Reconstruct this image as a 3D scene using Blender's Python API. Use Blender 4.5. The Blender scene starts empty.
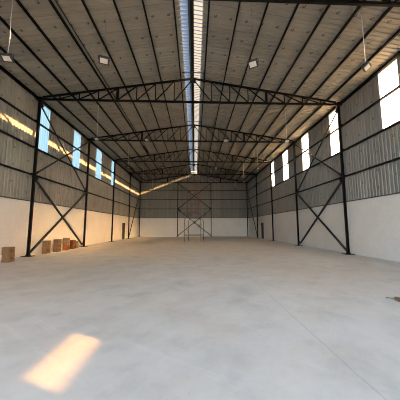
import bpy, bmesh, math, random
from mathutils import Vector, Matrix

random.seed(7)
scene = bpy.context.scene
COL = scene.collection
PI = math.pi

# ------------------------------------------------------------------ dimensions (metres)
XW = 10.35            # inner face of the side cladding
XC = 10.0             # column lines
Y1, BAY = 15.23, 7.378
YB = 44.77            # back wall
YF = -4.0             # front wall (behind the camera)
ZR, KR, XR = 12.0, 0.1546, -0.02   # ridge height, roof slope, ridge line
ZBLK = 3.42           # top of the painted masonry
ZE = 10.4             # underside of the roof at the wall
GIRTS = (5.13, 6.92, 8.66)
SUN = Vector((-1.0, 0.53, -0.39)).normalized()


def zroof(x):
    return ZR - KR * abs(x - XR)


# ------------------------------------------------------------------ materials
def new_mat(name):
    m = bpy.data.materials.new(name)
    m.use_nodes = True
    nt = m.node_tree
    nt.nodes.clear()
    out = nt.nodes.new('ShaderNodeOutputMaterial')
    return m, nt, out


def bsdf(nt, out, col=(.5, .5, .5), rough=.5, metal=0., spec=.5):
    b = nt.nodes.new('ShaderNodeBsdfPrincipled')
    b.inputs['Base Color'].default_value = (*col, 1)
    b.inputs['Roughness'].default_value = rough
    b.inputs['Metallic'].default_value = metal
    b.inputs['Specular IOR Level'].default_value = spec
    nt.links.new(b.outputs[0], out.inputs[0])
    return b


def math_node(nt, op, a, b=None, c=None):
    n = nt.nodes.new('ShaderNodeMath')
    n.operation = op
    for i, v in enumerate((a, b, c)):
        if v is None:
            continue
        if isinstance(v, (int, float)):
            n.inputs[i].default_value = v
        else:
            nt.links.new(v, n.inputs[i])
    return n.outputs[0]


def obj_coord(nt):
    t = nt.nodes.new('ShaderNodeTexCoord')
    return t.outputs['Object']


def noise(nt, vec, scale, detail=4., rough=.55, stretch=None):
    if stretch:
        mp = nt.nodes.new('ShaderNodeMapping')
        mp.inputs['Scale'].default_value = stretch
        nt.links.new(vec, mp.inputs[0])
        vec = mp.outputs[0]
    n = nt.nodes.new('ShaderNodeTexNoise')
    n.inputs['Scale'].default_value = scale
    n.inputs['Detail'].default_value = detail
    n.inputs['Roughness'].default_value = rough
    nt.links.new(vec, n.inputs['Vector'])
    return n.outputs['Fac']


def ramp(nt, fac, stops):
    r = nt.nodes.new('ShaderNodeValToRGB')
    e = r.color_ramp.elements
    while len(e) < len(stops):
        e.new(.5)
    for i, (p, c) in enumerate(stops):
        e[i].position = p
        e[i].color = (*c, 1)
    nt.links.new(fac, r.inputs[0])
    return r.outputs[0]


def mixc(nt, fac, a, b, mode='MIX'):
    n = nt.nodes.new('ShaderNodeMix')
    n.data_type = 'RGBA'
    n.blend_type = mode
    ins = [s for s in n.inputs if s.enabled]
    for s, v in ((n.inputs[0], fac), (n.inputs[6], a), (n.inputs[7], b)):
        if isinstance(v, (int, float)):
            s.default_value = v
        elif isinstance(v, tuple):
            s.default_value = (*v, 1)
        else:
            nt.links.new(v, s)
    return n.outputs[2]


def simple_mat(name, col, rough=.5, metal=0., var=.12, scale=6., spec=.5):
    m, nt, out = new_mat(name)
    b = bsdf(nt, out, col, rough, metal, spec)
    if var:
        f = noise(nt, obj_coord(nt), scale)
        lo = tuple(c * (1 - var) for c in col)
        hi = tuple(min(1, c * (1 + var)) for c in col)
        nt.links.new(ramp(nt, f, [(.3, lo), (.7, hi)]), b.inputs['Base Color'])
    return m


def between(nt, v, lo, hi):
    return math_node(nt, 'MULTIPLY', math_node(nt, 'GREATER_THAN', v, lo), math_node(nt, 'LESS_THAN', v, hi))


def sheet_mat(name, col, axis_u, axis_v, du, dv, u0, v0, stagger, rough=.45, mark_k=.55):
    """Ribbed steel sheet with small dark printed hook marks at the photo's spacing."""
    m, nt, out = new_mat(name)
    b = bsdf(nt, out, col, rough, 0., .35)
    oc = obj_coord(nt)
    sep = nt.nodes.new('ShaderNodeSeparateXYZ')
    nt.links.new(oc, sep.inputs[0])
    U, V = sep.outputs[axis_u], sep.outputs[axis_v]
    ui = math_node(nt, 'DIVIDE', math_node(nt, 'SUBTRACT', U, u0), du)
    uf = math_node(nt, 'FLOOR', ui)
    ul = math_node(nt, 'MULTIPLY', math_node(nt, 'SUBTRACT', math_node(nt, 'FRACT', ui), .5), du)
    par = math_node(nt, 'FRACT', math_node(nt, 'MULTIPLY', uf, stagger))
    vi = math_node(nt, 'ADD', math_node(nt, 'DIVIDE', math_node(nt, 'SUBTRACT', V, v0), dv), par)
    vl = math_node(nt, 'MULTIPLY', math_node(nt, 'SUBTRACT', math_node(nt, 'FRACT', vi), .5), dv)
    bar = math_node(nt, 'MULTIPLY', between(nt, ul, -.085, .075), between(nt, vl, -.02, .03))
    leg = math_node(nt, 'MULTIPLY', between(nt, ul, .03, .085), between(nt, vl, -.085, .02))
    foot = math_node(nt, 'MULTIPLY', between(nt, ul, -.05, .02), between(nt, vl, -.10, -.065))
    mark = math_node(nt, 'MAXIMUM', math_node(nt, 'MAXIMUM', bar, leg), foot)
    # each sheet its own faint tone, and soft dust
    wn = nt.nodes.new('ShaderNodeTexWhiteNoise')
    wn.noise_dimensions = '1D'
    nt.links.new(uf, wn.inputs['W'])
    tone = ramp(nt, wn.outputs['Value'], [(0, tuple(c * .93 for c in col)), (1, tuple(c * 1.07 for c in col))])
    st = [1, 1, 1]
    st[axis_v] = .15
    dust = noise(nt, oc, 2.2, 3, .5, tuple(st))
    tone = mixc(nt, 1., tone, ramp(nt, dust, [(.3, (.88, .88, .87)), (.7, (1.08, 1.06, 1.04))]), 'MULTIPLY')
    seam = math_node(nt, 'LESS_THAN', math_node(nt, 'ABSOLUTE', math_node(nt, 'ADD', ul, du / 2 - .02)), .012)
    tone = mixc(nt, math_node(nt, 'MULTIPLY', seam, .55), tone, tuple(c * .3 for c in col))
    nt.links.new(mixc(nt, math_node(nt, 'MULTIPLY', mark, mark_k), tone, (.02, .018, .015)), b.inputs['Base Color'])
    return m


def pane_mat(name, tint, clear, clear_tint):
    """Thin translucent sheeting: scatters the daylight, lets a share straight through."""
    m, nt, out = new_mat(name)
    tr = nt.nodes.new('ShaderNodeBsdfTranslucent')
    oc = obj_coord(nt)
    f = noise(nt, oc, 3., 3, .5, (1, 1, .2))
    lo = tuple(c * .88 for c in tint)
    nt.links.new(ramp(nt, f, [(.3, lo), (.7, tint)]), tr.inputs['Color'])
    tp = nt.nodes.new('ShaderNodeBsdfTransparent')
    tp.inputs['Color'].default_value = (*clear_tint, 1)
    mx = nt.nodes.new('ShaderNodeMixShader')
    mx.inputs[0].default_value = clear
    nt.links.new(tr.outputs[0], mx.inputs[1])
    nt.links.new(tp.outputs[0], mx.inputs[2])
    nt.links.new(mx.outputs[0], out.inputs[0])
    return m


def frosted_mat(name, tint, share, through):
    """Milky sheet facing the sun: scatters part of the light wide, part of it in a soft forward lobe."""
    m = pane_mat(name, tint, share, (1, 1, 1))
    nt = m.node_tree
    mx = [n for n in nt.nodes if n.type == 'MIX_SHADER'][0]
    lobes = nt.nodes.new('ShaderNodeMixShader')
    lobes.inputs[0].default_value = .5
    for k, ior in enumerate((1.22, .86)):
        rf = nt.nodes.new('ShaderNodeBsdfRefraction')
        rf.inputs['Color'].default_value = (*through, 1)
        rf.inputs['Roughness'].default_value = 1.0
        rf.inputs['IOR'].default_value = ior
        nt.links.new(rf.outputs[0], lobes.inputs[k + 1])
    nt.links.new(lobes.outputs[0], mx.inputs[2])
    return m


def floor_mat():
    m, nt, out = new_mat('concrete_floor')
    b = bsdf(nt, out, (.45, .45, .44), .62, 0., .3)
    oc = obj_coord(nt)
    big = noise(nt, oc, .16, 5, .6)
    c = ramp(nt, big, [(.3, (.60, .545, .475)), (.5, (.66, .615, .555)), (.72, (.70, .665, .615))])
    med = noise(nt, oc, 1.1, 6, .65)
    c = mixc(nt, 1., c, ramp(nt, med, [(.25, (.78, .78, .77)), (.5, (1, 1, 1)), (.75, (1.10, 1.09, 1.08))]), 'MULTIPLY')
    # trowel and tyre streaks
    mp = nt.nodes.new('ShaderNodeMapping')
    mp.inputs['Rotation'].default_value = (0, 0, .6)
    nt.links.new(oc, mp.inputs[0])
    stk = noise(nt, mp.outputs[0], 1.6, 5, .7, (1., .14, 1))
    c = mixc(nt, 1., c, ramp(nt, stk, [(.36, (.955, .955, .95)), (.5, (1, 1, 1)), (.66, (1.03, 1.03, 1.03))]), 'MULTIPLY')
    mp2 = nt.nodes.new('ShaderNodeMapping')
    mp2.inputs['Rotation'].default_value = (0, 0, -.9)
    nt.links.new(oc, mp2.inputs[0])
    sc = noise(nt, mp2.outputs[0], 3.2, 3, .6, (1., .05, 1))
    c = mixc(nt, 1., c, ramp(nt, sc, [(.60, (1, 1, 1)), (.64, (1.05, 1.05, 1.045)), (.68, (1, 1, 1)), (.76, (.95, .95, .95))]), 'MULTIPLY')
    # brown dust drifts
    d = noise(nt, oc, .32, 6, .7)
    c = mixc(nt, ramp(nt, d, [(.47, (0, 0, 0)), (.72, (.75, .75, .75))]), c, (.60, .485, .36))
    red = noise(nt, oc, .8, 3, .6, (1, .45, 1))
    c = mixc(nt, ramp(nt, red, [(.67, (0, 0, 0)), (.8, (.35, .35, .35))]), c, (.66, .48, .42))
    # saw-cut joint along the hall
    sep = nt.nodes.new('ShaderNodeSeparateXYZ')
    nt.links.new(oc, sep.inputs[0])
    wob = math_node(nt, 'MULTIPLY', math_node(nt, 'SUBTRACT', noise(nt, oc, .9, 2), .5), .10)
    dx = math_node(nt, 'ABSOLUTE', math_node(nt, 'SUBTRACT', math_node(nt, 'ADD', sep.outputs[0], wob), 2.1))
    jt = math_node(nt, 'MULTIPLY', math_node(nt, 'LESS_THAN', dx, .009), .3)
    c = mixc(nt, jt, c, (.22, .21, .20))
    # grit specks
    sp = noise(nt, oc, 26., 2, .5)
    patch = noise(nt, oc, .7, 3, .6)
    spk = math_node(nt, 'MULTIPLY', math_node(nt, 'GREATER_THAN', sp, .70), math_node(nt, 'GREATER_THAN', patch, .56))
    c = mixc(nt, math_node(nt, 'MULTIPLY', spk, .5), c, (.16, .14, .12))
    nt.links.new(c, b.inputs['Base Color'])
    rr = nt.nodes.new('ShaderNodeMapRange')
    nt.links.new(med, rr.inputs[0])
    rr.inputs['To Min'].default_value = .5
    rr.inputs['To Max'].default_value = .75
    nt.links.new(rr.outputs[0], b.inputs['Roughness'])
    bp = nt.nodes.new('ShaderNodeBump')
    bp.inputs['Strength'].default_value = .12
    bp.inputs['Distance'].default_value = .02
    nt.links.new(med, bp.inputs['Height'])
    nt.links.new(bp.outputs[0], b.inputs['Normal'])
    return m


def block_mat():
    m, nt, out = new_mat('painted_masonry')
    b = bsdf(nt, out, (.7, .7, .68), .85, 0., .2)
    oc = obj_coord(nt)
    f = noise(nt, oc, .5, 5, .6)
    c = ramp(nt, f, [(.3, (.68, .635, .585)), (.7, (.75, .705, .655))])
    g = noise(nt, oc, 7., 4, .6)
    c = mixc(nt, 1., c, ramp(nt, g, [(.3, (.95, .95, .95)), (.7, (1.03, 1.03, 1.03))]), 'MULTIPLY')
    nt.links.new(c, b.inputs['Base Color'])
    bp = nt.nodes.new('ShaderNodeBump')
    bp.inputs['Strength'].default_value = .15
    bp.inputs['Distance'].default_value = .01
    nt.links.new(g, bp.inputs['Height'])
    nt.links.new(bp.outputs[0], b.inputs['Normal'])
    return m


def carton_mat(name, col):
    m, nt, out = new_mat(name)
    b = bsdf(nt, out, col, .85, 0., .2)
    f = noise(nt, obj_coord(nt), 9., 4, .6, (1, 1, 3))
    nt.links.new(ramp(nt, f, [(.3, tuple(c * .8 for c in col)), (.7, tuple(c * 1.12 for c in col))]), b.inputs['Base Color'])
    return m


M = {}
M['steel'] = simple_mat('dark_painted_steel', (.005, .0042, .0036), .55, 0, .2, 3, .12)
M['tube'] = simple_mat('dark_steel_tube', (.011, .0095, .0085), .42, 0, .2, 3, .3)
M['floor'] = floor_mat()
M['block'] = block_mat()
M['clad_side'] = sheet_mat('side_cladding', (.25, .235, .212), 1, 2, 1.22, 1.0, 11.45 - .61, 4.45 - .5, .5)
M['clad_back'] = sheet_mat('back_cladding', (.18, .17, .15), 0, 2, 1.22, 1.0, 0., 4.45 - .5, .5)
M['roof'] = sheet_mat('roof_sheet', (.245, .238, .203), 1, 0, 1.22, .75, 10.39 - .61, 1.15 - .375, 0., .45, .8)
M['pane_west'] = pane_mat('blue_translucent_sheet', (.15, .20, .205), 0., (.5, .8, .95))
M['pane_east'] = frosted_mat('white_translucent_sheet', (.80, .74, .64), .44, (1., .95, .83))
M['ridge_west'] = pane_mat('ridge_sheet_sky_tint', (.066, .068, .072), 0., (.55, .62, .72))  # same sheet, side away from the sun: bluish sky light put into the tint
M['ridge_east'] = pane_mat('ridge_sheet_sun_tint', (.075, .076, .070), 0., (.72, .68, .55))  # same sheet, sunny side: warm sun glow put into the tint
M['glass'] = pane_mat('vent_sun_filter', (.3, .3, .3), 1., (.40, .42, .42))  # filter added to dim the sun entering at the ridge vent
M['slot'] = pane_mat('slot_sun_filter', (.3, .3, .3), 1., (.21, .168, .108))  # amber filter added to dim and warm sun through the wall gap
M['cable'] = simple_mat('pale_cable', (.55, .54, .52), .6, 0, 0)
M['cable_grey'] = simple_mat('grey_cable', (.16, .15, .14), .6, 0, 0)
M['lamp_glass'] = simple_mat('lamp_glass', (.55, .54, .51), .25, 0, 0)
M['lamp_body'] = simple_mat('lamp_body', (.03, .03, .03), .5, 0, .1)
M['carton'] = carton_mat('brown_cardboard', (.25, .145, .07))
M['carton_pale'] = carton_mat('pale_cardboard', (.32, .205, .105))
M['carton_orange'] = carton_mat('orange_cardboard', (.36, .125, .035))
M['ink'] = simple_mat('dark_print', (.06, .04, .03), .8, 0, 0)
M['tape'] = simple_mat('parcel_tape', (.17, .105, .05), .3, 0, .1)
M['door'] = simple_mat('dark_door_sheet', (.012, .009, .008), .6, 0, .2, 3)
M['handle'] = simple_mat('door_handle_metal', (.3, .29, .27), .35, .8, 0)
M['scaf_grey'] = simple_mat('galvanised_tube', (.065, .045, .042), .5, .2, .15, 8)
M['scaf_red'] = simple_mat('red_painted_tube', (.11, .036, .03), .5, 0, .2, 8)
M['scaf_white'] = simple_mat('pale_caster', (.62, .60, .57), .5, 0, 0)
M['plank'] = simple_mat('weathered_board', (.17, .12, .07), .8, 0, .3, 12)
M['stick'] = simple_mat('grey_stick', (.20, .18, .16), .8, 0, .3, 12)
M['ground'] = simple_mat('yard_ground', (.32, .30, .28), .9, 0, .2, .5)
M['trim'] = simple_mat('ledge_flashing', (.05, .045, .04), .6, 0, .1)


# ------------------------------------------------------------------ geometry helpers
def B():
    return bmesh.new()


def box(bm, lo, hi, mtx=None):
    x0, y0, z0 = lo
    x1, y1, z1 = hi
    v = [bm.verts.new(p) for p in ((x0, y0, z0), (x1, y0, z0), (x1, y1, z0), (x0, y1, z0), (x0, y0, z1), (x1, y0, z1), (x1, y1, z1), (x0, y1, z1))]
    for f in ((0, 3, 2, 1), (4, 5, 6, 7), (0, 1, 5, 4), (1, 2, 6, 5), (2, 3, 7, 6), (3, 0, 4, 7)):
        bm.faces.new([v[i] for i in f])
    if mtx is not None:
        for q in v:
            q.co = mtx @ q.co
    return bm


def tube(bm, a, b, r, n=10, cap=True):
    a, b = Vector(a), Vector(b)
    d = (b - a).normalized()
    u = d.orthogonal().normalized()
    w = d.cross(u)
    rings = []
    for p in (a, b):
        rings.append([bm.verts.new(p + (u * math.cos(t) + w * math.sin(t)) * r) for t in (2 * PI * k / n for k in range(n))])
    for k in range(n):
        f = bm.faces.new((rings[0][k], rings[0][(k + 1) % n], rings[1][(k + 1) % n], rings[1][k]))
        f.smooth = True
    if cap:
        bm.faces.new(rings[0][::-1])
        bm.faces.new(rings[1])
    return bm


def path_tube(bm, pts, r, n=8):
    pts = [Vector(p) for p in pts]
    rings = []
    u = (pts[1] - pts[0]).orthogonal().normalized()
    for i, p in enumerate(pts):
        d = (pts[min(i + 1, len(pts) - 1)] - pts[max(i - 1, 0)]).normalized()
        u = (u - d * u.dot(d)).normalized()
        w = d.cross(u)
        rings.append([bm.verts.new(p + (u * math.cos(t) + w * math.sin(t)) * r) for t in (2 * PI * k / n for k in range(n))])
    for a, b in zip(rings, rings[1:]):
        for k in range(n):
            f = bm.faces.new((a[k], a[(k + 1) % n], b[(k + 1) % n], b[k]))
            f.smooth = True
    bm.faces.new(rings[0][::-1])
    bm.faces.new(rings[-1])
    return bm


def bar(bm, a, b, w, h, up=(0, 0, 1)):
    """Square-section member from a to b, w across, h in the 'up' direction."""
    a, b = Vector(a), Vector(b)
    d = (b - a).normalized()
    s = d.cross(Vector(up)).normalized()
    t = s.cross(d).normalized()
    vs = []
    for p in (a, b):
        for i, j in ((-1, -1), (1, -1), (1, 1), (-1, 1)):
            vs.append(bm.verts.new(p + s * (i * w / 2) + t * (j * h / 2)))
    for f in ((0, 3, 2, 1), (4, 5, 6, 7), (0, 1, 5, 4), (1, 2, 6, 5), (2, 3, 7, 6), (3, 0, 4, 7)):
        bm.faces.new([vs[i] for i in f])
    return bm


def profile(bm, a, b, pts, up=(0, 0, 1)):
    """Sweep a closed 2D outline (across, up) from a to b."""
    a, b = Vector(a), Vector(b)
    d = (b - a).normalized()
    s = d.cross(Vector(up)).normalized()
    t = s.cross(d).normalized()
    r = [[bm.verts.new(p + s * x + t * y) for x, y in pts] for p in (a, b)]
    n = len(pts)
    for k in range(n):
        bm.faces.new((r[0][k], r[0][(k + 1) % n], r[1][(k + 1) % n], r[1][k]))
    bm.faces.new(r[0][::-1])
    bm.faces.new(r[1])
    return bm


def i_section(w, h, tf=.014, tw=.01):
    a, b = w / 2, h / 2
    return [(-a, -b), (a, -b), (a, -b + tf), (tw / 2, -b + tf), (tw / 2, b - tf), (a, b - tf), (a, b), (-a, b), (-a, b - tf), (-tw / 2, b - tf), (-tw / 2, -b + tf), (-a, -b + tf)]


def c_section(w, h, t=.012):
    a, b = w / 2, h / 2
    return [(-a, -b), (a, -b), (a, -b + .03), (a - t, -b + .03), (a - t, -b + t), (-a + t, -b + t), (-a + t, b - t), (a - t, b - t), (a - t, b - .03), (a, b - .03), (a, b), (-a, b)]


def finish(name, bm, mats, bevel=0.):
    bmesh.ops.recalc_face_normals(bm, faces=bm.faces)
    me = bpy.data.meshes.new(name)
    bm.to_mesh(me)
    bm.free()
    for m in (mats if isinstance(mats, (list, tuple)) else [mats]):
        me.materials.append(m)
    o = bpy.data.objects.new(name, me)
    COL.objects.link(o)
    if bevel:
        md = o.modifiers.new('edge', 'BEVEL')
        md.width = bevel
        md.segments = 2
        md.limit_method = 'ANGLE'
    return o


def tag(o, label, cat, group=None):
    o['label'] = label
    o['category'] = cat
    o['kind'] = 'thing'
    if group:
        o['group'] = group
    return o


def thing(name, label, cat, loc=(0, 0, 0), rotz=0., group=None):
    o = bpy.data.objects.new(name, None)
    o.empty_display_size = .2
    COL.objects.link(o)
    o.location = loc
    o.rotation_euler = (0, 0, rotz)
    return tag(o, label, cat, group)


def part(name, bm, m, parent, bevel=0., label=None):
    """Part meshes are built in their thing's own coordinates."""
    o = finish(name, bm, m, bevel)
    o.parent = parent
    if label:
        o['label'] = label
    return o


def struct(name, bm, m, parent=None):
    o = finish(name, bm, m)
    o['kind'] = 'structure'
    if parent:
        o.parent = parent
    return o


def dup(root, loc, label, rotz=None, group=None, scale=None):
    r = root.copy()
    COL.objects.link(r)
    r.location = loc
    if rotz is not None:
        r.rotation_euler = (0, 0, rotz)
    if scale:
        r.scale = scale
    r['label'] = label
    if group:
        r['group'] = group
    for ch in list(root.children):
        c = ch.copy()
        COL.objects.link(c)
        c.parent = r
        for g in list(ch.children):
            d = g.copy()
            COL.objects.link(d)
            d.parent = c
    return r


# ------------------------------------------------------------------ world and sun
world = bpy.data.worlds.new('sky')
scene.world = world
world.use_nodes = True
wn = world.node_tree
wn.nodes.clear()
wo = wn.nodes.new('ShaderNodeOutputWorld')
bg = wn.nodes.new('ShaderNodeBackground')
sky = wn.nodes.new('ShaderNodeTexSky')
sky.sky_type = 'HOSEK_WILKIE'
to_sun = -SUN
sky.sun_direction = to_sun
sky.turbidity = 3.5
sky.ground_albedo = .3
hs = wn.nodes.new('ShaderNodeHueSaturation')
hs.inputs['Saturation'].default_value = .82
wn.links.new(sky.outputs[0], hs.inputs['Color'])
wn.links.new(hs.outputs[0], bg.inputs[0])
bg.inputs['Strength'].default_value = 52.0
wn.links.new(bg.outputs[0], wo.inputs[0])

sl = bpy.data.lights.new('sun', 'SUN')
sl.energy = 42.0
sl.color = (1.0, .56, .22)
sl.angle = .0075
so = bpy.data.objects.new('sun', sl)
COL.objects.link(so)
so.rotation_euler = SUN.to_track_quat('-Z', 'Y').to_euler()
so.location = to_sun * 60

# ------------------------------------------------------------------ floor and ground
bm = B()
box(bm, (-XW - .4, YF - .3, -.25), (XW + .4, YB + .4, 0))
struct('floor', bm, M['floor'])
bm = B()
box(bm, (-120, -120, -.5), (120, 130, -.26))
struct('ground', bm, M['ground'])
# unseen block added outside to keep most low sun off the gateway
bm = B()
box(bm, (11.6, -34, -.3), (13, -8.15, 17))
box(bm, (11.4, -34.2, 17), (13.2, -8.15, 17.4))
struct('sun_blocker_exterior', bm, M['ground'])

# ------------------------------------------------------------------ masonry, doors
DY0, DY1, DZ = 35.25, 36.45, 2.38


def side_block(s):
    bm = B()
    a, b = sorted((s * XW, s * (XW + .23)))
    box(bm, (a, YF, 0), (b, DY0, ZBLK))
    box(bm, (a, DY1, 0), (b, YB + .3, ZBLK))
    box(bm, (a, DY0, DZ), (b, DY1, ZBLK))
    return bm


wall_left = struct('wall_left', side_block(-1), M['block'])
wall_right = struct('wall_right', side_block(1), M['block'])
bm = B()
box(bm, (-XW, YB, 0), (XW, YB + .23, ZBLK))
wall_back = struct('wall_back', bm, M['block'])

for i, s in enumerate((-1, 1), 1):
    bm = B()
    a, b = sorted((s * (XW + .05), s * (XW + .10)))
    box(bm, (a, DY0 + .06, 0.005), (b, DY1 - .06, DZ - .06))
    d = struct('door_%d' % i, bm, M['door'])
    a, b = sorted((s * (XW - .02), s * (XW + .15)))
    bm = B()
    box(bm, (a, DY0, 0), (b, DY0 + .06, DZ))
    box(bm, (a, DY1 - .06, 0), (b, DY1, DZ))
    box(bm, (a, DY0 + .06, DZ - .06), (b, DY1 - .06, DZ))
    struct('door_frame', bm, M['steel'], d)
    bm = B()
    a, b = sorted((s * (XW - .01), s * (XW + .05)))
    box(bm, (a, DY0 + .14, 1.0), (b, DY0 + .17, 1.18))
    struct('door_handle', bm, M['handle'], d)

# ------------------------------------------------------------------ ribbed cladding
PITCH, DEPTH = .244, .032
RIB = ((0., 0.), (.144, 0.), (.164, 1.), (.224, 1.))     # along the sheet, outward share of DEPTH


def rib_line(u0, u1, cuts=()):
    """u positions with their rib offset, with extra points at the cuts."""
    pts = []
    k0 = math.floor(u0 / PITCH) - 1
    k1 = math.ceil(u1 / PITCH) + 1
    base = [(k * PITCH + a, h) for k in range(k0, k1) for a, h in RIB]

    def at(u):
        for (a, ha), (b, hb) in zip(base, base[1:]):
            if a <= u <= b:
                return ha + (hb - ha) * (u - a) / (b - a)
        return 0.
    us = [u0, u1, *cuts] + [u for u, _ in base if u0 < u < u1]
    us = sorted(set(round(u, 4) for u in us))
    return [(u, at(u)) for u in us]


def cladding(bm, place, u0, u1, zspan, holes, cuts=()):
    """place(u, out, z) -> point; holes: (ua, ub, za, zb)."""
    cc = [c for h in holes for c in h[:2]] + list(cuts)
    line = rib_line(u0, u1, cc)
    for (ua, ha), (ub, hb) in zip(line, line[1:]):
        um = (ua + ub) / 2
        la, ha_top = zspan(ua)
        lb, hb_top = zspan(ub)
        spans = [((la, lb), (ha_top, hb_top))]
        for (h0, h1, z0, z1) in holes:
            if h0 <= um <= h1:
                (lo, hi) = spans.pop()
                if z0 > lo[0] + 1e-3:
                    spans.append((lo, (z0, z0)))
                spans.append(((z1, z1), hi))
        for lo, hi in spans:
            if hi[0] - lo[0] < 1e-3 and hi[1] - lo[1] < 1e-3:
                continue
            q = [place(ua, ha * DEPTH, lo[0]), place(ub, hb * DEPTH, lo[1]), place(ub, hb * DEPTH, hi[1]), place(ua, ha * DEPTH, hi[0])]
            bm.faces.new([bm.verts.new(p) for p in q])
    bmesh.ops.remove_doubles(bm, verts=bm.verts, dist=1e-4)


WZ0, WZ1 = 6.94, 10.18
WIN_Y = [(6.1, 7.32), (10.84, 12.06), (15.76, 16.98), (20.4, 21.7), (25.2, 26.6), (29.85, 31.1)]
SLOT = (-3.36, -2.16, 4.565, 4.76)       # a sheet gap beside the entrance, where the floor's sun patch comes from
for s, wl in ((-1, wall_left), (1, wall_right)):
    bm = B()
    holes = [(a, b, WZ0, WZ1) for a, b in WIN_Y] + ([SLOT] if s > 0 else [])
    cladding(bm, lambda u, o, z: (s * (XW + .005 + o), u, z), YF, YB + .04, lambda u: (ZBLK - .02, ZE + .02), holes)
    struct('wall_cladding', bm, M['clad_side'], wl)
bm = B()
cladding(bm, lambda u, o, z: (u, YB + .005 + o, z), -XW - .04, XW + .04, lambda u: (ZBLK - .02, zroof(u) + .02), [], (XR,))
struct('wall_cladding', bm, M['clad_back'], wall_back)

bm = B()
cladding(bm, lambda u, o, z: (XW + .02 + o, u, z), SLOT[0] - .03, SLOT[1] + .03, lambda u: (SLOT[2] - .02, SLOT[3] + .02), [])
struct('window_15', bm, M['slot'])  # added filter over the gap, tones down the sun patch

# window sheets: translucent panels ribbed like the cladding
n = 0
for s, key in ((-1, 'pane_west'), (1, 'pane_east')):
    for a, b in WIN_Y:
        n += 1
        bm = B()
        cladding(bm, lambda u, o, z: (s * (XW + .02 + o), u, z), a - .03, b + .03, lambda u: (WZ0 - .05, WZ1 + .06), [])
        w = struct('window_%d' % n, bm, M[key])
        ps = w.data.polygons
        if sum(p.normal.x * p.area for p in ps) * s < 0:      # keep the outer face outward
            w.data.flip_normals()

# front wall behind the camera with its open gateway
OX0, OX1, OZ = -6.5, 8.0, 9.4
bm = B()
box(bm, (-XW - .2, YF - .2, 0), (OX0, YF, ZE + .05))
box(bm, (OX1, YF - .2, 0), (XW + .2, YF, ZE + .05))
box(bm, (OX0, YF - .2, OZ), (OX1, YF, ZE + .05))
vs = [bm.verts.new(p) for p in ((-XW, YF - .1, ZE), (XW, YF - .1, ZE), (0, YF - .1, ZR))]
bm.faces.new(vs)
struct('wall_front', bm, M['clad_back'])

# ledge flashing where the sheets meet the masonry
for i, s in enumerate((-1, 1), 1):
    bm = B()
    a, b = sorted((s * (XW - .035), s * (XW + .01)))
    box(bm, (a, YF, ZBLK - .02), (b, YB, ZBLK + .04))
    struct('trim_%d' % i, bm, M['trim'])
bm = B()
box(bm, (-XW + .035, YB - .035, ZBLK - .02), (XW - .035, YB + .01, ZBLK + .04))
struct('trim_3', bm, M['trim'])

# ------------------------------------------------------------------ roof sheets and ridge sheets
VENT = .48              # the ridge sheets stand clear of the roof: an open ridge vent
RS0, RS1 = .06, .57      # ridge sheets from / to (from the ridge line)


def slope_sheet(s, x0, x1, lift=0.):
    bm = B()
    line = rib_line(YF - .3, YB + .3)
    for (ua, ha), (ub, hb) in zip(line, line[1:]):
        q = []
        for x, u, h in ((x0, ua, ha), (x1, ua, ha), (x1, ub, hb), (x0, ub, hb)):
            q.append((XR + s * x, u, ZR - KR * x + h * DEPTH + lift))
        bm.faces.new([bm.verts.new(p) for p in q])
    bmesh.ops.remove_doubles(bm, verts=bm.verts, dist=1e-4)
    return bm


ceiling = struct('ceiling', slope_sheet(-1, RS1 - .03, XW + .3), M['roof'])
struct('roof_slope', slope_sheet(1, RS1 - .03, XW + .3), M['roof'], ceiling)
struct('window_13', slope_sheet(-1, RS0, RS1 + .28, VENT), M['ridge_west'])
struct('window_14', slope_sheet(1, RS0, RS1 + .12, VENT), M['ridge_east'])
bm = B()
profile(bm, (XR, YF - .3, ZR + VENT), (XR, YB + .3, ZR + VENT), [(-.19, -.02), (-.10, -.10), (.06, -.10), (.10, -.012), (.10, .03), (-.02, .09), (-.19, .03)])
struct('trim_4', bm, M['steel'])

# added filter sheet that dims sun through the ridge vent, and its gable ends
bm = B()
x = RS1 - .03
vs = [bm.verts.new(p) for p in ((XR + x, YF - .3, zroof(XR + x) + .035), (XR + x, YB + .3, zroof(XR + x) + .035), (XR + x, YB + .3, zroof(XR + x) + VENT + .01), (XR + x, YF - .3, zroof(XR + x) + VENT + .01))]
bm.faces.new(vs)
struct('window_16', bm, M['glass'])
bm = B()
box(bm, (XR - .9, YB + .24, ZR - .2), (XR + .75, YB + .28, ZR + VENT - .1))
struct('trim_5', bm, M['clad_back'])

# ------------------------------------------------------------------ columns
COLY = [Y1 + BAY * k for k in range(4)]
WORDS = ['first', 'second', 'third', 'fourth', 'fifth', 'sixth', 'seventh', 'eighth']


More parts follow.
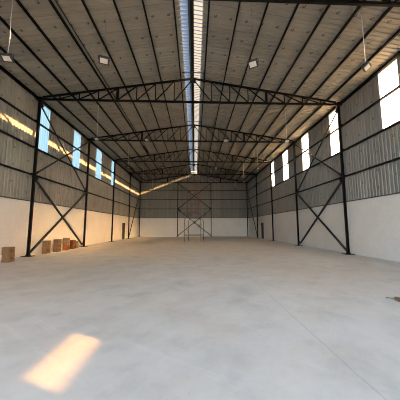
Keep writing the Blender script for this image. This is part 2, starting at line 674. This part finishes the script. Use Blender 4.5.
def make_column(label):
    t = thing('steel_column', label, 'column', (0, 0, 0), 0, 'columns along the side walls')
    # local frame: +x points to the wall
    bm = B()
    profile(bm, (0, 0, .03), (0, 0, 10.04), i_section(.13, .14), up=(1, 0, 0))
    part('shaft', bm, M['steel'], t)
    bm = B()
    box(bm, (-.28, -.26, 0), (.28, .26, .03))
    part('base_plate', bm, M['steel'], t)
    for y in (-1, 1):
        bm = B()
        v = [(-.0, y * .085, .03), (-.0, y * .25, .03), (0, y * .085, .34)]
        lo = [bm.verts.new((p[0] - .01, p[1], p[2])) for p in v]
        hi = [bm.verts.new((p[0] + .01, p[1], p[2])) for p in v]
        bm.faces.new(lo)
        bm.faces.new(hi[::-1])
        for k in range(3):
            bm.faces.new((lo[k], hi[k], hi[(k + 1) % 3], lo[(k + 1) % 3]))
        part('stiffener', bm, M['steel'], t)
    bm = B()
    box(bm, (-.14, -.12, 10.04), (.218, .12, 10.24))
    part('cap_bracket', bm, M['steel'], t, .008)
    for z in GIRTS:
        bm = B()
        box(bm, (.0626, -.03, z - .05), (.2325, .03, z + .04))
        part('girt_bracket', bm, M['steel'], t)
    return t


def mirror(rot, s):
    return 0. if s > 0 else PI


c0 = None
for s, side in ((-1, 'left'), (1, 'right')):
    for k, y in enumerate(COLY):
        lab = ['dark steel column on the %s wall, the one nearest the camera',
               'dark steel column on the %s wall, at the far end of the big cross brace',
               'dark steel column on the %s wall, between the big cross brace and the door',
               'dark steel column on the %s wall just past the door, at the slanting end brace'][k] % side
        if c0 is None:
            c0 = make_column(lab)
            c0.location = (s * XC, y, 0)
            c0.rotation_euler = (0, 0, mirror(0, s))
        else:
            dup(c0, (s * XC, y, 0), lab, mirror(0, s))
    lab = 'dark steel corner column where the %s wall meets the back wall' % side
    dup(c0, (s * XC, YB - .30, 0), lab, mirror(0, s))

# back wall wind columns
w0 = None
for x, lab in ((-3.03, 'dark steel post on the back wall, left of the scaffold tower'), (3.19, 'dark steel post on the back wall, right of the scaffold tower')):
    if w0 is None:
        w0 = thing('wind_post', lab, 'column', (x, YB - .30, 0), 0, 'posts on the back wall')
        bm = B()
        profile(bm, (0, 0, .03), (0, 0, 10.02), i_section(.13, .14), up=(0, 1, 0))
        part('shaft', bm, M['steel'], w0)
        bm = B()
        box(bm, (-.24, -.24, 0), (.24, .24, .03))
        part('base_plate', bm, M['steel'], w0)
        for z in GIRTS:
            bm = B()
            box(bm, (-.03, .0626, z - .05), (.03, .1825, z + .04))
            part('girt_bracket', bm, M['steel'], w0)
    else:
        dup(w0, (x, YB - .30, 0), lab)

# ------------------------------------------------------------------ girts (wall rails)
HN = ['lowest', 'middle', 'highest']
gx = XW - .062
g0 = None
for s, side in ((-1, 'left'), (1, 'right')):
    for z, h in zip(GIRTS, HN):
        lab = '%s of the three dark steel rails along the %s wall sheeting' % (h, side)
        if g0 is None:
            bm = B()
            profile(bm, (0, YF, 0), (0, YB - .13, 0), c_section(.11, .09))
            g0 = tag(finish('wall_rail', bm, M['steel']), lab, 'rail', 'wall rails')
            g0.location = (s * gx, 0, z)
        else:
            dup(g0, (s * gx, 0, z), lab)
g0 = None
for z, h in zip(GIRTS, HN):
    lab = '%s of the three dark steel rails across the back wall' % h
    if g0 is None:
        bm = B()
        profile(bm, (-XW + .12, 0, 0), (XW - .12, 0, 0), c_section(.11, .09))
        g0 = tag(finish('wall_rail', bm, M['steel']), lab, 'rail', 'wall rails')
        g0.location = (0, YB - .062, z)
    else:
        dup(g0, (0, YB - .062, z), lab)

# ------------------------------------------------------------------ roof purlins
PX = [.80, 2.13, 3.32, 4.56, 5.80, 6.99, 8.16, 9.33]
PH = .13
p0 = None
for s, side in ((-1, 'left'), (1, 'right')):
    for k, x in enumerate(PX):
        if k == 0:
            lab = 'dark steel purlin at the edge of the bright ridge strip, %s slope' % side
        else:
            lab = 'dark steel roof purlin, %s one down from the ridge strip on the %s slope' % (WORDS[k], side)
        z = ZR - KR * x - .012 - PH / 2
        if p0 is None:
            bm = B()
            profile(bm, (0, YF + .02, 0), (0, YB - .02, 0), c_section(.075, PH))
            p0 = tag(finish('roof_purlin', bm, M['steel']), lab, 'purlin', 'roof purlins')
            p0.location = (XR + s * x, 0, z)
            p0.rotation_euler = (0, s * math.atan(KR), 0)
        else:
            d = dup(p0, (XR + s * x, 0, z), lab)
            d.rotation_euler = (0, s * math.atan(KR), 0)
e0 = None
for s, side in ((-1, 'left'), (1, 'right')):
    lab = 'dark steel eave beam along the top of the %s wall under the roof' % side
    if e0 is None:
        bm = B()
        profile(bm, (0, YF + .02, 0), (0, YB - .02, 0), c_section(.11, .16))
        e0 = tag(finish('eave_beam', bm, M['steel']), lab, 'beam', 'eave beams')
        e0.location = (s * (XW - .075), 0, 10.29)
    else:
        dup(e0, (s * (XW - .075), 0, 10.29), lab)

# conduit beside the fourth left purlin
bm = B()
tube(bm, (-5.62, YF + .1, ZR - KR * 5.6 - .06), (-5.62, YB - .1, ZR - KR * 5.6 - .06), .028, 8)
tag(finish('cable_conduit', bm, M['tube']), 'thin dark conduit pipe running beside a purlin halfway down the left roof slope', 'pipe')

# ridge ties
r0 = None
for k in range(4):
    y = 14.67 + BAY * k
    lab = 'short dark tie bar across the bright ridge strip above the %s roof truss' % ['nearest fully visible', 'second fully visible', 'third fully visible', 'fourth fully visible'][k]
    if r0 is None:
        bm = B()
        path_tube(bm, [(-.775, 0, 11.80), (-.5, 0, 11.855), (0, 0, 11.875), (.5, 0, 11.855), (.735, 0, 11.80)], .022)
        r0 = tag(finish('ridge_tie', bm, M['steel']), lab, 'bar', 'ridge ties')
        r0.location = (0, y, 0)
    else:
        dup(r0, (0, y, 0), lab)

# ------------------------------------------------------------------ roof trusses
ZBC = 10.11                    # bottom chord
ZTA = ZR - .012 - PH - .075    # top chord centre at the ridge line
STEP = 1.25


def ztop(x):
    return ZTA - KR * abs(x)


def make_truss(label):
    t = thing('roof_truss', label, 'roof truss', (0, 0, 0), 0, 'roof trusses')
    bm = B()
    profile(bm, (-XC + .142, 0, ZBC), (XC - .142, 0, ZBC), i_section(.10, .125))
    part('bottom_chord', bm, M['steel'], t)
    for s in (-1, 1):
        bm = B()
        profile(bm, (0, 0, ZTA), (s * (XC - .142), 0, ztop(XC - .142)), i_section(.09, .115))
        part('top_chord', bm, M['steel'], t)
    for k in range(-7, 8):
        x = k * STEP
        w = .15 if abs(k) == 4 else .055
        bm = B()
        if k == 0:
            w = .09
        bar(bm, (x, 0, ZBC + .07), (x, 0, ztop(x) - .05), w, w, up=(1, 0, 0))
        part('vertical', bm, M['steel'], t)
    for s in (-1, 1):
        for k in range(0, 7):
            xi, xo = s * k * STEP, s * (k + 1) * STEP
            bm = B()
            bar(bm, (xo - s * .02, 0, ZBC + .06), (xi + s * .05, 0, ztop(xi) - .07), .055, .055, up=(0, 1, 0))
            part('diagonal', bm, M['steel'], t)
    bm = B()
    box(bm, (-.20, -.012, ZTA - .30), (.20, .012, ZTA - .02))
    part('apex_plate', bm, M['steel'], t)
    return t


TL = ['steel roof truss crossing the very top of the view, only its lower edge showing',
      'large steel roof truss, nearest one seen whole, carried on the nearest wall columns',
      'steel roof truss, second whole one, at the far end of the big cross braces',
      'steel roof truss, third whole one, midway down the hall',
      'steel roof truss, fourth whole one, last before the gable truss',
      'steel gable truss against the back wall']
t0 = make_truss(TL[1])
t0.location = (0, Y1, 0)
for k, y in ((0, Y1 - BAY), (2, Y1 + BAY), (3, Y1 + 2 * BAY), (4, Y1 + 3 * BAY), (5, YB - .30)):
    dup(t0, (0, y, 0), TL[k])


# ------------------------------------------------------------------ bracing
def cross_brace(name, label, a0, a1, b0, b1, r, nrm, group):
    """Two tubes that cross: a0-a1 and, just behind it, b0-b1."""
    loc = Vector(a0)
    t = thing(name, label, 'brace', loc, 0, group)
    nv = Vector(nrm)
    bm = B()
    tube(bm, Vector(a0) - loc, Vector(a1) - loc, r, 12)
    part('brace_tube', bm, M['tube'], t)
    bm = B()
    off = nv * (r * 2.0)
    tube(bm, Vector(b0) + off - loc, Vector(b1) + off - loc, r, 12)
    part('brace_tube', bm, M['tube'], t)
    for p, q in ((a0, a1), (a1, a0), (b0, b1), (b1, b0)):
        p, q = Vector(p), Vector(q)
        d = (q - p).normalized()
        bm = B()
        e = p + d * .30 - loc
        bar(bm, p - loc, e, .16, .014, up=nrm)
        part('gusset_plate', bm, M['steel'], t)
    return t


ya, yb = COLY[0] + .10, COLY[1] - .10
ZJ = 5.05
for s, side in ((-1, 'left'), (1, 'right')):
    x = s * (XC - .02)
    cross_brace('cross_brace', 'big dark X brace low on the %s wall, from floor to the lowest rail' % side,
                (x, ya, .22), (x, yb, ZJ - .05), (x, ya, ZJ - .05), (x, yb, .22), .075, (s, 0, 0), 'X braces')
    cross_brace('cross_brace', 'dark X brace high on the %s wall, from the lowest rail up to the eave' % side,
                (x, ya, ZJ + .12), (x, yb, 9.9), (x, ya, 9.9), (x, yb, ZJ + .12), .05, (s, 0, 0), 'X braces')
    t = thing('end_brace', 'single slanting dark brace in the far corner of the %s wall' % side, 'brace', (x, COLY[3] + .1, .2), 0, 'end braces')
    bm = B()
    tube(bm, (0, 0, 0), (0, 6.75, 8.4), .06, 12)
    part('brace_tube', bm, M['tube'], t)
    bm = B()
    bar(bm, (0, -.05, -.06), (0, .2, .25), .16, .014, up=(1, 0, 0))
    part('gusset_plate', bm, M['steel'], t)
    bm = B()
    bar(bm, (0, 6.55, 8.15), (0, 6.8, 8.46), .16, .014, up=(1, 0, 0))
    part('gusset_plate', bm, M['steel'], t)
yb_ = YB - .36
for z0, z1, lab in ((.22, ZJ - .05, 'dark X brace low on the back wall behind the scaffold tower'), (ZJ + .12, 9.9, 'dark X brace high on the back wall under the gable truss')):
    cross_brace('cross_brace', lab, (-2.93, yb_, z0), (3.09, yb_, z1), (-2.93, yb_, z1), (3.09, yb_, z0), .06, (0, 1, 0), 'X braces')


# ------------------------------------------------------------------ hanging floodlights
def make_lamp(label, drop, tilt, thick):
    """Local origin: lamp pivot; the cable runs up 'drop' metres to the purlins."""
    t = thing('hanging_floodlight', label, 'lamp', (0, 0, 0), 0, 'hanging floodlights')
    R = Matrix.Rotation(tilt, 4, 'X')
    bm = B()
    box(bm, (-.19, -.15, -.075), (.19, .15, .015), R)
    h = part('housing', bm, M['lamp_body'], t, .008)
    bm = B()
    for k in range(7):
        y = -.12 + k * .04
        box(bm, (-.15, y - .006, .012), (.15, y + .006, .045), R)
    hf = part('cooling_fins', bm, M['lamp_body'], t)
    hf.parent = h
    bm = B()
    box(bm, (-.135, -.10, -.079), (.135, .10, -.072), R)
    part('lens', bm, M['lamp_glass'], t, label='pale glass face')
    bm = B()
    path_tube(bm, [(-.205, 0, -.03), (-.205, 0, .13), (-.17, 0, .15), (.17, 0, .15), (.205, 0, .13), (.205, 0, -.03)], .012)
    part('bracket', bm, M['lamp_body'], t)
    bm = B()
    path_tube(bm, [(0, 0, .15), (.02, .01, .15 + drop * .3), (-.015, 0, .15 + drop * .62), (0, 0, .10 + drop)], .014 if thick else .005, 6)
    part('cable', bm, M['cable'] if thick else M['cable_grey'], t, label='pale thin cable' if thick else 'thin grey cable')
    return t


rows = [(-7.0, 'left wall row'), (-3.38, 'left of the ridge strip'), (2.45, 'right of the ridge strip'), (7.05, 'right wall row')]
LY = [8.72, 17.1, 25.4, 33.0, 40.1]
ordn = ['nearest', 'second', 'third', 'fourth', 'farthest']
for x, rn in rows:
    z = 8.2
    near = min(abs(abs(x - XR) - p) for p in PX)
    zt = zroof(x) - (.16 if near < .1 else .004)
    base = None
    for k, y in enumerate(LY):
        if abs(x) > 5:
            lab = '%s floodlight hanging on a pale cable in the %s' % (ordn[k], rn)
        else:
            lab = '%s floodlight of those hung just %s' % (ordn[k], rn)
        rz = {(-7.0, 0): .1, (-3.38, 0): .35, (2.45, 0): -.55, (7.05, 0): .7}.get((x, k), random.uniform(-.5, .5))
        if base is None:
            base = make_lamp(lab, zt - z - .10, -.45 if x < 0 else -.60, abs(x) > 5)
            base.location = (x, y, z)
            base.rotation_euler = (0, 0, rz)
        else:
            dup(base, (x, y, z), lab, rz)


# ------------------------------------------------------------------ cartons stacked along the left wall
def make_carton(label, w, d, h, mat):
    """w along the wall (y), d out from the wall (x), h high; origin at the base centre."""
    t = thing('carton', label, 'box', (0, 0, 0), 0, 'cartons along the left wall')
    bm = B()
    box(bm, (-d / 2, -w / 2, 0), (d / 2, w / 2, h))
    part('carton_body', bm, mat, t, .008)
    bm = B()
    box(bm, (d / 2 - .002, -.03, h - .13), (d / 2 + .003, .03, h + .001))
    box(bm, (-d / 2, -.03, h - .003), (d / 2 + .003, .03, h + .003))
    part('tape', bm, M['tape'], t)
    bm = B()
    y0 = -w * .22
    box(bm, (d / 2 - .001, y0, h * .42), (d / 2 + .004, y0 + w * .34, h * .56))
    box(bm, (d / 2 - .001, y0 + w * .07, h * .56), (d / 2 + .004, y0 + w * .15, h * .64))
    part('printed_mark', bm, M['ink'], t)
    return t


# (y centre, x centre, width, depth, height, count, material, rotation, labels)
stacks = [
    (12.93, -9.45, .45, .35, .375, 2, 'carton', .06, ['brown carton at the foot of the stack nearest the camera, left of the first column',
                                                      'brown carton on top of the stack nearest the camera, left of the first column']),
    (16.84, -9.90, .44, .30, .43, 2, 'carton', -.05, ['lower brown carton of the narrow stack just past the first column',
                                                      'upper brown carton of the narrow stack just past the first column']),
    (18.06, -9.85, .48, .34, .295, 3, 'carton', .05, ['bottom brown carton of the three-high stack, third stack from the camera',
                                                     'middle brown carton of the three-high stack, third stack from the camera',
                                                     'top brown carton of the three-high stack, third stack from the camera']),
    (19.14, -9.80, .38, .32, .46, 1, 'carton_orange', .02, ['orange carton carrying two pale brown cartons']),
    (20.36, -9.90, .36, .30, .355, 2, 'carton_orange', -.04, ['lower carton of the all-orange stack near the second column',
                                                             'upper carton of the all-orange stack near the second column']),
    (20.98, -9.93, .36, .24, .30, 2, 'carton_pale', .03, ['lower tan carton of the last stack, beside the second column',
                                                         'upper tan carton of the last stack, beside the second column']),
]
for y, x, w, d, h, cnt, mk, rot, labs in stacks:
    base = None
    for k in range(cnt):
        loc = (x + random.uniform(-.02, .02), y + random.uniform(-.02, .02), .001 + k * (h + .004))
        rz = rot + random.uniform(-.03, .03)
        if base is None:
            base = make_carton(labs[k], w, d, h, M[mk])
            base.location = loc
            base.rotation_euler = (0, 0, rz)
        else:
            dup(base, loc, labs[k], rz)
base = make_carton('lower pale brown carton resting on the orange carton', .40, .36, .235, M['carton_pale'])
base.location = (-9.80, 19.14, .466)
dup(base, (-9.79, 19.15, .706), 'topmost pale brown carton, tallest point of the carton stacks', .06)

# ------------------------------------------------------------------ scaffold tower
sc = thing('scaffold_tower', 'tall scaffold tower on casters, grey below and red above, before the back wall', 'scaffold', (.1, 27.4, 0), -.13)
SX, SY = .90, 1.5
for y in (-SY, SY):
    bm = B()
    path_tube(bm, [(-SX, y, .16), (-SX, y, 2.45), (-SX + .08, y, 2.66), (-SX + .25, y, 2.75), (SX - .25, y, 2.75), (SX - .08, y, 2.66), (SX, y, 2.45), (SX, y, .16)], .03)
    f = part('end_frame', bm, M['scaf_grey'], sc, label='grey arched tube frame')
    for z in (.85,):
        bm = B()
        tube(bm, (-SX, y, z), (SX, y, z), .02, 8)
        r = part('rung', bm, M['scaf_grey'], sc)
        r.parent = f
for x in (-SX, SX):
    for y in (-SY, SY):
        bm = B()
        tube(bm, (x - .025, y, .085), (x + .025, y, .085), .085, 14)
        part('caster', bm, M['scaf_white'], sc, label='pale caster wheel')
    bm = B()
    tube(bm, (x, -SY, .92), (x, SY, .92), .02, 8)
    part('side_rail', bm, M['scaf_grey'], sc)
    bm = B()
    tube(bm, (x, -SY, 2.3), (x, SY, 1.0), .014, 8)
    part('side_brace', bm, M['scaf_grey'], sc)
bm = B()
box(bm, (-SX, -SY + .05, 3.34), (SX * .75, SY - .3, 3.41))
part('platform', bm, M['scaf_red'], sc, .006, label='red platform')
ux0, ux1 = -.62, .55
for y in (-1.2, .9):
    for x in (ux0, ux1):
        bm = B()
        tube(bm, (x, y, 2.75), (x, y, 6.95 if x > 0 else 6.2), .026, 8)
        part('upright', bm, M['scaf_red'], sc, label='red upright tube')
    for z in (4.4, 5.75):
        bm = B()
        tube(bm, (ux0, y, z), (ux1, y, z), .018, 8)
        part('ledger', bm, M['scaf_red'], sc)
for x in (ux0, ux1):
    for y, z in ((-1.2, 2.75), (.9, 2.75)):
        bm = B()
        tube(bm, (x, y, 2.75), (x, -SY if y < 0 else SY, 2.75), .02, 8)
        part('outrigger', bm, M['scaf_grey'], sc)
bm = B()
box(bm, (ux0 - .05, -1.2, 5.72), (ux0 + .45, .9, 5.78))
part('toe_board', bm, M['scaf_red'], sc, .004)
bm = B()
tube(bm, (ux1 - .28, -1.26, 3.4), (ux1 - .28, -1.26, 7.2), .018, 8)
part('ladder_rail', bm, M['scaf_red'], sc)
bm = B()
tube(bm, (ux1 + .06, -1.26, 3.4), (ux1 + .06, -1.26, 7.2), .018, 8)
part('ladder_rail', bm, M['scaf_red'], sc)
for k in range(10):
    bm = B()
    z = 3.6 + k * .36
    tube(bm, (ux1 - .28, -1.26, z), (ux1 + .06, -1.26, z), .016, 8)
    part('ladder_rung', bm, M['scaf_grey'] if k % 2 else M['scaf_red'], sc)

# ------------------------------------------------------------------ timber scrap on the floor
bm = B()
bar(bm, (0, 0, .04), (-.05, -.55, .04), .085, .075)
t = tag(finish('timber_offcut', bm, M['plank'], .008), 'short brown timber offcut lying on the floor near the right edge', 'timber')
t.location = (5.01, 5.81, 0)
bm = B()
path_tube(bm, [(0, 0, .03), (-.045, .06, .026), (-.09, .125, .014)], .012, 7)
t = tag(finish('stick', bm, M['stick'], 0), 'thin grey stick on the floor touching the timber offcut', 'stick')
t.location = (4.965, 5.83, 0)

# ------------------------------------------------------------------ camera (fitted to the photograph's verticals and vanishing points)
f_, pi_, ya_, ro_ = 238.72, .1126, .0394, -.0023


def cam_dir(v):
    x, y, z = v
    c, s = math.cos(pi_), math.sin(pi_)
    y, z = c * y - s * z, s * y + c * z
    c, s = math.cos(ya_), math.sin(ya_)
    return Vector((c * x + s * y, -s * x + c * y, z))


c, s = math.cos(ro_), math.sin(ro_)
right = cam_dir((c, 0, s))
up = cam_dir((-s, 0, c))
fwd = cam_dir((0, 1, 0))
cd = bpy.data.cameras.new('camera')
co = bpy.data.objects.new('camera', cd)
COL.objects.link(co)
m3 = Matrix((right, up, -fwd)).transposed()
co.matrix_world = Matrix.Translation((.15, 0, 1.76)) @ m3.to_4x4()
cd.sensor_width = 36
cd.lens = f_ / 400 * 36
cd.shift_x = -4.2 / 400
cd.clip_end = 500
scene.camera = co

# ------------------------------------------------------------------ look
scene.render.filter_size = 1.0
scene.cycles.filter_width = 1.0
scene.view_settings.view_transform = 'Standard'
scene.view_settings.look = 'None'
scene.view_settings.exposure = 0.79
scene.view_settings.gamma = 1.0
scene.view_settings.use_curve_mapping = False
scene.cycles.max_bounces = 10
scene.cycles.diffuse_bounces = 6
scene.cycles.transparent_max_bounces = 16
scene.cycles.use_denoising = True
scene.cycles.sample_clamp_indirect = 0
